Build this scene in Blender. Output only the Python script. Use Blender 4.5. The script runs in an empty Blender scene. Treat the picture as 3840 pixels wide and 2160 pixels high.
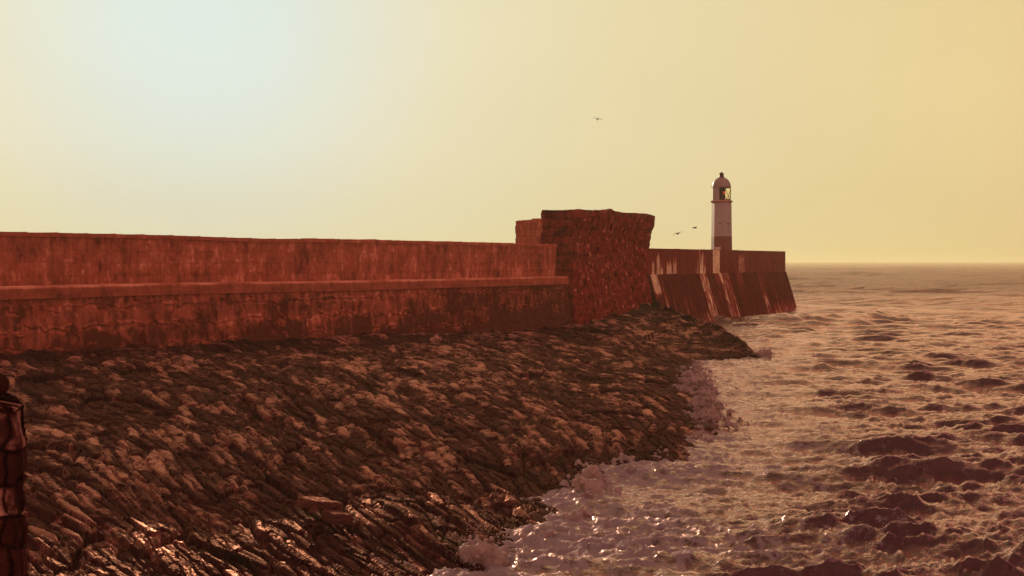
import bpy, bmesh, math, random
import numpy as np
from mathutils import Vector

random.seed(4); rng = np.random.default_rng(11)
HC = 6.9                       # eye height above mean sea level (m)
FX = 3578.0                    # 50 mm lens
SUN_AZ = math.radians(-12.4); SUN_EL = math.radians(9.3)
SUN = Vector((math.sin(SUN_AZ)*math.cos(SUN_EL), math.cos(SUN_AZ)*math.cos(SUN_EL), math.sin(SUN_EL)))

scene = bpy.context.scene
COL = scene.collection

# ------------------------------------------------------------------ noise
def _h(ix, iy, seed):
    n = (ix.astype(np.int64)*374761393 + iy.astype(np.int64)*668265263 + seed*1274126177) & 0xffffffff
    n = ((n ^ (n >> 13))*1274126177) & 0xffffffff
    n = ((n ^ (n >> 15))*2246822519) & 0xffffffff
    return ((n ^ (n >> 16)) & 0xffffff)/16777216.0

def perlin(x, y, seed=0):
    x0 = np.floor(x); y0 = np.floor(y); fx = x-x0; fy = y-y0
    u = fx*fx*fx*(fx*(fx*6-15)+10); v = fy*fy*fy*(fy*(fy*6-15)+10)
    def g(i, j):
        a = _h(x0+i, y0+j, seed)*2*np.pi
        return np.cos(a)*(fx-i)+np.sin(a)*(fy-j)
    a = g(0, 0); b = g(1, 0); c = g(0, 1); d = g(1, 1)
    return 1.5*((a*(1-u)+b*u)*(1-v)+(c*(1-u)+d*u)*v)

def fbm(x, y, octs=4, seed=0, gain=.5, lac=2.03):
    s = 0; a = 1; t = 0
    for o in range(octs):
        s = s+a*perlin(x, y, seed+o*17); t += a; a *= gain; x = x*lac+3.7; y = y*lac+1.3
    return s/t

def ridged(x, y, octs=4, seed=0, gain=.5):
    s = 0; a = 1; t = 0
    for o in range(octs):
        s = s+a*(1-np.abs(perlin(x, y, seed+o*17))*2); t += a; a *= gain; x = x*2.05+3.7; y = y*2.05+1.3
    return s/t

def worley(x, y, seed=0):
    x0 = np.floor(x); y0 = np.floor(y)
    f1 = np.full(x.shape, 9.); f2 = np.full(x.shape, 9.)
    r1 = np.zeros(x.shape); r2 = np.zeros(x.shape); r3 = np.zeros(x.shape); dx1 = np.zeros(x.shape); dy1 = np.zeros(x.shape)
    for i in (-1, 0, 1):
        for j in (-1, 0, 1):
            cx = x0+i; cy = y0+j
            dx = x-(cx+_h(cx, cy, seed)); dy = y-(cy+_h(cx, cy, seed+1))
            d = np.sqrt(dx*dx+dy*dy)
            m = d < f1
            f2 = np.where(m, f1, np.minimum(f2, d)); f1 = np.where(m, d, f1)
            r1 = np.where(m, _h(cx, cy, seed+2), r1); r2 = np.where(m, _h(cx, cy, seed+3), r2); r3 = np.where(m, _h(cx, cy, seed+4), r3)
            dx1 = np.where(m, dx, dx1); dy1 = np.where(m, dy, dy1)
    return f1, f2, r1, r2, r3, dx1, dy1

def sstep(a, b, x):
    t = np.clip((x-a)/(b-a), 0, 1); return t*t*(3-2*t)

def poly_dist(X, Y, pts, vals=None):
    """distance to a polyline, interpolated value at the closest point, arc length there"""
    best = np.full(X.shape, 1e9); val = np.zeros(X.shape); s0 = 0; arc = np.zeros(X.shape)
    for k in range(len(pts)-1):
        ax, ay = pts[k]; bx, by = pts[k+1]; L = math.hypot(bx-ax, by-ay)
        t = np.clip(((X-ax)*(bx-ax)+(Y-ay)*(by-ay))/(L*L), 0, 1)
        d = np.hypot(X-ax-t*(bx-ax), Y-ay-t*(by-ay)); m = d < best
        best = np.where(m, d, best)
        if vals is not None: val = np.where(m, vals[k]*(1-t)+vals[k+1]*t, val)
        arc = np.where(m, s0+t*L, arc); s0 += L
    return best, val, arc

def inside(X, Y, poly):
    r = np.zeros(X.shape, bool); n = len(poly)
    for k in range(n):
        ax, ay = poly[k]; bx, by = poly[(k+1) % n]
        if ay == by: continue
        c = ((ay > Y) != (by > Y)) & (X < (bx-ax)*(Y-ay)/(by-ay)+ax); r ^= c
    return r

# ------------------------------------------------------------------ objects
def link(o, parent=None):
    COL.objects.link(o)
    if parent is not None: o.parent = parent
    return o

def tag(o, label=None, cat=None, group=None, kind=None):
    if label: o['label'] = label
    if cat: o['category'] = cat
    if group: o['group'] = group
    if kind: o['kind'] = kind
    return o

def empty(name, loc, rz=0):
    o = bpy.data.objects.new(name, None); o.location = loc; o.rotation_euler = (0, 0, rz); o.empty_display_size = .2
    return link(o)

def raw_mesh(name, V, F4, mat, parent=None, attrs=None, smooth=True):
    """V (n,3), F4 (m,4) quads"""
    me = bpy.data.meshes.new(name); n = len(V); m = len(F4)
    me.vertices.add(n); me.vertices.foreach_set('co', np.asarray(V, np.float32).ravel())
    me.loops.add(m*4); me.loops.foreach_set('vertex_index', np.asarray(F4, np.int32).ravel())
    me.polygons.add(m); me.polygons.foreach_set('loop_start', np.arange(0, m*4, 4, dtype=np.int32))
    me.polygons.foreach_set('use_smooth', np.full(m, smooth))
    me.update(calc_edges=True); me.validate()
    for k, a in (attrs or {}).items():
        a = np.asarray(a)
        if a.ndim == 1 or a.shape[-1] != 3:
            at = me.attributes.new(k, 'FLOAT', 'POINT'); at.data.foreach_set('value', a.astype(np.float32).ravel())
        else:
            at = me.attributes.new(k, 'FLOAT_VECTOR', 'POINT'); at.data.foreach_set('vector', a.astype(np.float32).ravel())
    me.materials.append(mat)
    return link(bpy.data.objects.new(name, me), parent)

def grid_faces(R, C, keep=None, wrap=False):
    i = np.arange(R*C).reshape(R, C)
    if wrap: i = np.concatenate([i, i[:, :1]], 1)
    F = np.stack([i[:-1, :-1], i[:-1, 1:], i[1:, 1:], i[1:, :-1]], -1)
    if keep is not None:
        k = keep[:-1, :-1] & keep[:-1, 1:] & keep[1:, 1:] & keep[1:, :-1]
        return F[k]
    return F.reshape(-1, 4)

def grid_obj(name, P, mat, parent=None, attrs=None, keep=None, smooth=True, flip=False, wrap=False):
    R, C = P.shape[:2]; F = grid_faces(R, C, keep, wrap)
    if flip: F = F[:, ::-1]
    V = P.reshape(-1, 3); A = {k: (a.reshape(R*C, -1) if a.ndim == 3 else a.ravel()) for k, a in (attrs or {}).items()}
    if keep is not None:
        u = np.zeros(len(V), bool); u[F.ravel()] = True; idx = np.cumsum(u)-1
        V = V[u]; F = idx[F]; A = {k: a[u] for k, a in A.items()}
    return raw_mesh(name, V, F, mat, parent, A, smooth)

def normals(P, flip=False):
    a = np.gradient(P, axis=0); b = np.gradient(P, axis=1)
    n = np.cross(b, a); n /= np.maximum(np.linalg.norm(n, axis=-1, keepdims=True), 1e-9)
    return -n if flip else n

def bm_obj(name, bm, mat, parent=None, smooth=False):
    bmesh.ops.recalc_face_normals(bm, faces=bm.faces)
    me = bpy.data.meshes.new(name); bm.to_mesh(me); bm.free()
    for p in me.polygons: p.use_smooth = smooth
    me.materials.append(mat)
    return link(bpy.data.objects.new(name, me), parent)

def lathe(name, prof, mat, parent=None, n=48, smooth=True):
    bm = bmesh.new(); rings = []
    for r, z in prof:
        rings.append([bm.verts.new((r*math.cos(2*math.pi*i/n), r*math.sin(2*math.pi*i/n), z)) for i in range(n)])
    for a, b in zip(rings, rings[1:]):
        for i in range(n): bm.faces.new((a[i], a[(i+1) % n], b[(i+1) % n], b[i]))
    bm.faces.new(rings[0]); bm.faces.new(rings[-1])
    return bm_obj(name, bm, mat, parent, smooth)

def tube(bm, pts, r, n=8):
    pts = [Vector(p) for p in pts]; rings = []
    for k, p in enumerate(pts):
        d = (pts[min(k+1, len(pts)-1)]-pts[max(k-1, 0)]).normalized()
        u = d.cross(Vector((.31, .22, .92))).normalized(); v = d.cross(u)
        rr = r[k] if isinstance(r, (list, tuple)) else r
        rings.append([bm.verts.new(p+u*rr*math.cos(2*math.pi*i/n)+v*rr*math.sin(2*math.pi*i/n)) for i in range(n)])
    for a, b in zip(rings, rings[1:]):
        for i in range(n): bm.faces.new((a[i], a[(i+1) % n], b[(i+1) % n], b[i]))
    bm.faces.new(rings[0]); bm.faces.new(rings[-1])

def box(bm, lo, hi):
    v = [bm.verts.new((x, y, z)) for x in (lo[0], hi[0]) for y in (lo[1], hi[1]) for z in (lo[2], hi[2])]
    for f in ((0, 1, 3, 2), (4, 6, 7, 5), (0, 4, 5, 1), (2, 3, 7, 6), (0, 2, 6, 4), (1, 5, 7, 3)): bm.faces.new([v[i] for i in f])

# ------------------------------------------------------------------ materials
def nodes(name):
    m = bpy.data.materials.new(name); m.use_nodes = True; nt = m.node_tree
    return m, nt, nt.nodes['Principled BSDF']

def N(nt, typ, **kw):
    n = nt.nodes.new(typ)
    for k, v in kw.items():
        if k in n.inputs.keys(): n.inputs[k].default_value = v
        else: setattr(n, k, v)
    return n

def ramp(nt, stops, interp='LINEAR'):
    r = nt.nodes.new('ShaderNodeValToRGB'); cr = r.color_ramp; cr.interpolation = interp
    while len(cr.elements) < len(stops): cr.elements.new(.5)
    for e, (p, c) in zip(cr.elements, stops): e.position = p; e.color = (*c, 1)
    return r

def coords(nt, scale):
    tc = N(nt, 'ShaderNodeTexCoord'); mp = N(nt, 'ShaderNodeMapping'); mp.inputs['Scale'].default_value = scale
    nt.links.new(tc.outputs['Object'], mp.inputs['Vector']); return mp

def stone_mat(name, dark, mid, light, rough=.6, nscale=5., bump=.4, spec=.5, vscale=(1, 1, 1)):
    """rough stone: colour from the mesh's own 'tone' attribute broken up by noise"""
    m, nt, b = nodes(name); L = nt.links.new
    at = N(nt, 'ShaderNodeAttribute', attribute_name='tone')
    mp = coords(nt, vscale)
    n1 = N(nt, 'ShaderNodeTexNoise', Scale=nscale, Detail=8., Roughness=.65); L(mp.outputs[0], n1.inputs['Vector'])
    n2 = N(nt, 'ShaderNodeTexNoise', Scale=nscale*4.5, Detail=6., Roughness=.7); L(mp.outputs[0], n2.inputs['Vector'])
    a = N(nt, 'ShaderNodeMath', operation='MULTIPLY_ADD'); L(n1.outputs['Fac'], a.inputs[0]); a.inputs[1].default_value = .8; a.inputs[2].default_value = -.4
    c = N(nt, 'ShaderNodeMath', operation='ADD', use_clamp=True); L(at.outputs['Fac'], c.inputs[0]); L(a.outputs[0], c.inputs[1])
    r = ramp(nt, [(0, dark), (.5, mid), (1, light)]); L(c.outputs[0], r.inputs[0]); L(r.outputs[0], b.inputs['Base Color'])
    bp = N(nt, 'ShaderNodeBump', Strength=bump, Distance=.03); L(n2.outputs['Fac'], bp.inputs['Height'])
    df = N(nt, 'ShaderNodeBsdfDiffuse', Roughness=.6); L(r.outputs[0], df.inputs['Color']); L(bp.outputs[0], df.inputs['Normal'])
    gs = N(nt, 'ShaderNodeBsdfGlossy'); gs.inputs['Color'].default_value = (.92, .48, .36, 1); gs.inputs['Roughness'].default_value = rough; L(bp.outputs[0], gs.inputs['Normal'])
    fr = N(nt, 'ShaderNodeFresnel', IOR=1.42); L(bp.outputs[0], fr.inputs['Normal'])
    # wet and dry patches
    wm = N(nt, 'ShaderNodeMapRange', interpolation_type='SMOOTHSTEP'); L(c.outputs[0], wm.inputs['Value']); wm.inputs['From Min'].default_value = .42; wm.inputs['From Max'].default_value = .82; wm.inputs['To Min'].default_value = spec*.14; wm.inputs['To Max'].default_value = spec
    f2 = N(nt, 'ShaderNodeMath', operation='MULTIPLY', use_clamp=True); L(fr.outputs[0], f2.inputs[0]); L(wm.outputs[0], f2.inputs[1])
    ms = N(nt, 'ShaderNodeMixShader'); L(f2.outputs[0], ms.inputs[0]); L(df.outputs[0], ms.inputs[1]); L(gs.outputs[0], ms.inputs[2])
    nt.nodes.remove(b); L(ms.outputs[0], nt.nodes['Material Output'].inputs['Surface'])
    return m

M_ROCK = stone_mat('wet_rock', (.009, .0014, .0034), (.030, .0052, .0085), (.15, .042, .036), .52, 3., .3, 1.0)
M_WALL = stone_mat('sea_wall_stone', (.10, .026, .018), (.40, .116, .066), (.80, .40, .26), .7, 2.2, .4, .12, (1, 1, .55))
M_BAST = stone_mat('bastion_stone', (.045, .007, .007), (.25, .038, .028), (.70, .28, .19), .7, 2.2, .45, .15, (1, 1, .5))
M_CONC = stone_mat('stained_concrete', (.05, .010, .009), (.23, .052, .037), (.92, .92, .55), .7, 3.0, .25, .15, (1, 1, .35))
M_NEAR = stone_mat('dry_stone', (.008, .002, .002), (.042, .012, .010), (.34, .17, .13), .7, 9., .6, .04)
M_BOULDER = stone_mat('pale_rock', (.05, .016, .016), (.13, .045, .036), (.24, .10, .075), .5, 6., .7, .5)

def plain(name, col, rough=.5, metal=0., nscale=4., var=.2, spec=.5):
    m, nt, b = nodes(name); L = nt.links.new
    mp = coords(nt, (1, 1, .35)); n = N(nt, 'ShaderNodeTexNoise', Scale=nscale, Detail=7., Roughness=.65); L(mp.outputs[0], n.inputs['Vector'])
    r = ramp(nt, [(.3, tuple(c*(1-var) for c in col)), (.7, tuple(min(1, c*(1+var*.5)) for c in col))]); L(n.outputs['Fac'], r.inputs[0]); L(r.outputs[0], b.inputs['Base Color'])
    b.inputs['Roughness'].default_value = rough; b.inputs['Metallic'].default_value = metal; b.inputs['Specular IOR Level'].default_value = spec
    return m

M_WHITE = plain('white_paint', (.30, .25, .225), .5, 0, 3., .14)
M_DOME = plain('dome_paint', (.23, .17, .15), .45, 0, 3., .12)
M_DARKBAND = plain('dark_paint', (.15, .027, .019), .6, 0, 4., .25)
M_IRON = plain('painted_iron', (.055, .02, .015), .5, .0, 8., .3)
M_TRIM = plain('gallery_stone', (.36, .16, .12), .7, 0, 5., .3)
M_RUST = plain('rusty_stone', (.16, .05, .03), .8, 0, 9., .4)
M_CHALK = plain('chalk_paint', (.95, .80, .62), .9, 0, 12., .15)
M_GULL = plain('gull_feathers', (.10, .045, .035), .8, 0, 12., .3)
M_DECK = plain('deck_concrete', (.16, .08, .06), .9, 0, 1.2, .3)

mg, nt, b = nodes('lantern_glass'); b.inputs['Base Color'].default_value = (1, .93, .78, 1); b.inputs['Roughness'].default_value = .03
b.inputs['Transmission Weight'].default_value = 1.; b.inputs['IOR'].default_value = 1.02
M_GLASS = mg
mr, nt, b = nodes('red_lamp'); b.inputs['Base Color'].default_value = (.5, .02, .02, 1); b.inputs['Emission Color'].default_value = (1, .05, .03, 1); b.inputs['Emission Strength'].default_value = 2.5
M_RED = mr

# sea: dark water under a glossy surface, foam where the mesh carries it
def sea_mat():
    m, nt, b = nodes('sea_water'); L = nt.links.new
    at = N(nt, 'ShaderNodeAttribute', attribute_name='foam')
    tc = N(nt, 'ShaderNodeTexCoord'); mp = N(nt, 'ShaderNodeMapping'); mp.inputs['Scale'].default_value = (1, 1, 1); L(tc.outputs['Object'], mp.inputs['Vector'])
    n1 = N(nt, 'ShaderNodeTexNoise', Scale=3.2, Detail=7., Roughness=.66, Distortion=.4); L(mp.outputs[0], n1.inputs['Vector'])
    n2 = N(nt, 'ShaderNodeTexNoise', Scale=2.6, Detail=9., Roughness=.72, Distortion=1.2); L(mp.outputs[0], n2.inputs['Vector'])
    n3 = N(nt, 'ShaderNodeTexNoise', Scale=.55, Detail=7., Roughness=.6); m3 = N(nt, 'ShaderNodeMapping'); m3.inputs['Scale'].default_value = (.35, 1, 1); L(tc.outputs['Object'], m3.inputs['Vector']); L(m3.outputs[0], n3.inputs['Vector'])
    ow = N(nt, 'ShaderNodeAttribute', attribute_name='open_water'); b3 = N(nt, 'ShaderNodeBump', Distance=1.6); L(n3.outputs['Fac'], b3.inputs['Height']); L(ow.outputs['Fac'], b3.inputs['Strength'])
    wn = N(nt, 'ShaderNodeMixRGB', blend_type='LINEAR_LIGHT'); wn.inputs[0].default_value = .25; L(tc.outputs['Object'], wn.inputs[1]); nd = N(nt, 'ShaderNodeTexNoise', Scale=1.1, Detail=4.); L(tc.outputs['Object'], nd.inputs['Vector']); L(nd.outputs['Color'], wn.inputs[2])
    vo = N(nt, 'ShaderNodeTexVoronoi', feature='DISTANCE_TO_EDGE', Scale=1.5); L(wn.outputs[0], vo.inputs['Vector'])
    lc = N(nt, 'ShaderNodeMapRange', interpolation_type='SMOOTHSTEP'); L(vo.outputs['Distance'], lc.inputs['Value']); lc.inputs['From Max'].default_value = .22; lc.inputs['To Min'].default_value = .30; lc.inputs['To Max'].default_value = -.12
    a = N(nt, 'ShaderNodeMath', operation='MULTIPLY_ADD'); L(n2.outputs['Fac'], a.inputs[0]); a.inputs[1].default_value = 2.2; a.inputs[2].default_value = -1.15
    s0 = N(nt, 'ShaderNodeMath', operation='ADD'); L(at.outputs['Fac'], s0.inputs[0]); L(a.outputs[0], s0.inputs[1])
    s = N(nt, 'ShaderNodeMath', operation='ADD'); L(s0.outputs[0], s.inputs[0]); L(lc.outputs[0], s.inputs[1])
    mr = N(nt, 'ShaderNodeMapRange', interpolation_type='SMOOTHSTEP'); L(s.outputs[0], mr.inputs['Value']); mr.inputs['From Min'].default_value = .5; mr.inputs['From Max'].default_value = .95
    mr.inputs['To Max'].default_value = .9
    g = N(nt, 'ShaderNodeMath', operation='MULTIPLY', use_clamp=True); L(mr.outputs[0], g.inputs[0])
    g2 = N(nt, 'ShaderNodeMapRange'); L(at.outputs['Fac'], g2.inputs['Value']); g2.inputs['From Max'].default_value = .08; L(g2.outputs[0], g.inputs[1])
    mix = N(nt, 'ShaderNodeMix', data_type='RGBA'); L(g.outputs[0], mix.inputs[0])
    mix.inputs[6].default_value = (.022, .0045, .012, 1); mix.inputs[7].default_value = (.25, .24, .25, 1); 
    rg = N(nt, 'ShaderNodeMapRange'); L(g.outputs[0], rg.inputs['Value']); rg.inputs['To Min'].default_value = .06; rg.inputs['To Max'].default_value = .75; 
    bp = N(nt, 'ShaderNodeBump', Strength=.8, Distance=.09); L(n1.outputs['Fac'], bp.inputs['Height']); L(b3.outputs[0], bp.inputs['Normal'])
    bp2 = N(nt, 'ShaderNodeBump', Distance=.07); L(n2.outputs['Fac'], bp2.inputs['Height']); bs = N(nt, 'ShaderNodeMapRange'); L(g.outputs[0], bs.inputs['Value']); bs.inputs['To Min'].default_value = .15; bs.inputs['To Max'].default_value = .9; L(bs.outputs[0], bp2.inputs['Strength']); L(bp.outputs[0], bp2.inputs['Normal'])
    nt.nodes.remove(b)
    df = N(nt, 'ShaderNodeBsdfDiffuse'); L(mix.outputs[2], df.inputs['Color']); L(bp2.outputs[0], df.inputs['Normal'])
    gs = N(nt, 'ShaderNodeBsdfGlossy'); gs.inputs['Color'].default_value = (1, .645, .62, 1); L(rg.outputs[0], gs.inputs['Roughness']); L(bp2.outputs[0], gs.inputs['Normal'])
    fr = N(nt, 'ShaderNodeFresnel', IOR=1.5); L(bp2.outputs[0], fr.inputs['Normal'])
    wv = N(nt, 'ShaderNodeMapRange'); L(g.outputs[0], wv.inputs['Value']); wv.inputs['To Min'].default_value = 1.95; wv.inputs['To Max'].default_value = .15
    fp = N(nt, 'ShaderNodeMath', operation='POWER'); L(fr.outputs[0], fp.inputs[0]); fp.inputs[1].default_value = 1.12
    f2 = N(nt, 'ShaderNodeMath', operation='MULTIPLY', use_clamp=True); L(fp.outputs[0], f2.inputs[0]); L(wv.outputs[0], f2.inputs[1])
    ms = N(nt, 'ShaderNodeMixShader'); L(f2.outputs[0], ms.inputs[0]); L(df.outputs[0], ms.inputs[1]); L(gs.outputs[0], ms.inputs[2])
    L(ms.outputs[0], nt.nodes['Material Output'].inputs['Surface'])
    return m
M_SEA = sea_mat()
mf, nt, b = nodes('sea_froth'); b.inputs['Base Color'].default_value = (.52, .42, .39, 1); b.inputs['Roughness'].default_value = .7
mp = coords(nt, (1, 1, 1)); n_ = N(nt, 'ShaderNodeTexNoise', Scale=9., Detail=8., Roughness=.75); nt.links.new(mp.outputs[0], n_.inputs['Vector']); bq = N(nt, 'ShaderNodeBump', Strength=.9, Distance=.09); nt.links.new(n_.outputs['Fac'], bq.inputs['Height']); nt.links.new(bq.outputs[0], b.inputs['Normal']); tl_ = N(nt, 'ShaderNodeBsdfTranslucent'); tl_.inputs['Color'].default_value = (.62, .42, .36, 1); mxs = N(nt, 'ShaderNodeMixShader'); mxs.inputs[0].default_value = .4; nt.links.new(b.outputs[0], mxs.inputs[1]); nt.links.new(tl_.outputs[0], mxs.inputs[2]); nt.links.new(mxs.outputs[0], nt.nodes['Material Output'].inputs['Surface'])
M_FOAM = mf

# ------------------------------------------------------------------ plan of the place
# lower face of the sea wall and the foot of the wall on the rock
WALL = [(-62., 30.), (-42., 46.), (-23.2, 64.), (-18., 73.), (-10.7, 83.5), (-4.4, 94.), (0.2, 102.5), (4.5, 111.), (9.9, 127.5), (14.1, 143.5)]
FOOT_Z = [2.7, 2.75, 2.73, 2.6, 2.54, 2.1, 1.85, 2.0, 2.2, 2.9]
RIDGE = [(15.2, 132.), (16.1, 124.), (17.0, 114.), (17.2, 106.)]
SHORE = [(17.0, 146.), (17.0, 138.), (17.6, 130.), (18.5, 118.), (18.5, 108.), (17.6, 99.5), (14.2, 97.), (11.6, 90.), (9.6, 72.), (8.3, 62.), (8.1, 56.), (5.6, 47.6), (2.3, 44.8), (2.1, 39.), (1.0, 34.8), (0., 32.4), (-1.0, 30.8), (-2.0, 27.), (-1.6, 20.), (-2., 12.), (-2., 4.)]
LAND = WALL+SHORE+[(-62., 4.)]
UPPER = WALL+RIDGE; UPPER_Z = FOOT_Z+[2.4, 1.95, 1.5, .8]
PIER_A = Vector((11.0, 137.7)); PIER_B = Vector((36.2, 188.3))
PDIR = (PIER_B-PIER_A).normalized(); PNRM = Vector((PDIR.y, -PDIR.x))

def blocks(s, t, h, w, seed, warp=.12):
    """irregular coursed blocks: distance to joint (m), random per block"""
    s = s+warp*fbm(s*1.1, t*1.3, 3, seed)*2; t = t+warp*fbm(s*.9+7, t*.8, 3, seed+1)*1.6
    row = np.floor(t/h); ft = t/h-row
    ww = w*(.7+.6*_h(row, row*0, seed+2)); sc = s/ww+_h(row, row*0+3, seed+3)*7
    c = np.floor(sc); cut = .28*(_h(c, row, seed+4)-.5); fs = sc-c
    c2 = np.where(fs < .14+cut*.5, c-1, c); r = _h(c2, row, seed+5)
    lo = .14+cut*.5; ds = np.abs(fs-lo); ds = np.minimum(ds, 1-ds)*ww
    dt = np.minimum(ft, 1-ft)*h
    return np.minimum(ds, dt), r, ds, dt

# ------------------------------------------------------------------ rocky shore
def build_shore():
    th = np.arange(-.72, .178, .00082); d = np.exp(np.arange(math.log(13.), math.log(150.), .0031))
    D, T = np.meshgrid(d, th, indexing='ij'); X = D*np.tan(T)
    dU, zU, _ = poly_dist(X, D, UPPER, UPPER_Z); dW, _, _ = poly_dist(X, D, WALL)
    dS, _, _ = poly_dist(X, D, SHORE); ins = inside(X, D, LAND)
    # blend of upper heights by distance keeps the slope smooth between wall and ridge
    t = dS/(dS+dU+1e-6)
    zi = zU*t**.72; ze = .62*sstep(-.3, 4.5, dS)+.12*sstep(-.2, 1., dS)
    Z = np.where(ins, .5*(zi+ze+np.sqrt((zi-ze)**2+.02)), -.32*dS)
    # bedding runs in a fan down the slope
    px = X-10.4; u = np.arctan2(px, D)*52.; v = np.hypot(px, D)
    w = fbm(X*.12, D*.09, 3, 5)*.9; u = u+w; v = v+fbm(X*.2+9, D*.2, 3, 6)*1.0
    damp = sstep(-1.5, 3., np.where(ins, dS, -dS))*.42+.58
    z = np.zeros(X.shape); tone = np.zeros(X.shape)
    e1, rb, ea, eb = blocks(v, u, .46, 2.3, 25, .16)
    rb2 = (rb*7.13) % 1
    z += .13*(rb-.5)-.10*(1-sstep(0, .085, e1)); tone += (rb2-.5)*.34
    for (su, sv, amp, tilt, sd) in ((1.7, 6.0, .16, .16, 21), (.36, 1.5, .040, .08, 31), (.17, .7, .014, .035, 41)):
        f1, f2, r1, r2, r3, du, dv = worley(u/su, v/sv, sd)
        z += amp*(r1-.5)+tilt*(r2-.5)*du*1.2+(r3-.5)*dv*sv*.09
        z -= amp*.7*(1-sstep(0, .12, f2-f1))
        tone += (r3-.5)*{.16: .14, .040: .34, .014: .26}[amp]
    f1, f2, r1, r2, r3, du, dv = worley(u/.085, v/1.3, 51); z += .007*(r1-.5)+.012*(r2-.5)*du
    z += .09*ridged(u*.5, v*.09, 3, 61)-.05 + .012*ridged(u*2.0, v*.5, 3, 71)-.006 + .35*fbm(X*.09, D*.07, 3, 81)
    dR, _, _ = poly_dist(X, D, [(14.3, 143.), *RIDGE, (17.6, 100.)]); Z = Z+(.60*fbm(X*.8, D*.28, 4, 121)+.12*ridged(X*1.6, D*.5, 3, 122)-.05)*np.exp(-(dR/2.2)**2)
    # large weathered hollows and ledges
    z += .10*np.sign(fbm(u*.22, v*.08, 3, 91))*sstep(.0, .25, np.abs(fbm(u*.22, v*.08, 3, 91)))
    foot = sstep(.2, 2.2, dU)*.75+.25
    Z = Z+.72*z*damp*foot+.75*np.clip(fbm(X*.55, D*.45, 4, 111)+.02, 0, 1)*np.exp(-dW/1.1)
    tone = .46+tone+.16*fbm(u*1.4, v*.5, 4, 101)+.12*(z/.4)
    tone -= .18*(1-sstep(0, 4., dS))
    keep = (Z > -1.1) & (ins | (dW < .9) | (dS < 4.5)) & ~((~ins) & (dW > .9) & (dS > 4.5))
    P = np.stack([X, D, Z], -1)
    o = grid_obj('rocky_shore', P, M_ROCK, None, {'tone': tone}, keep, smooth=False)
    tag(o, kind='structure')
build_shore()

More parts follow.
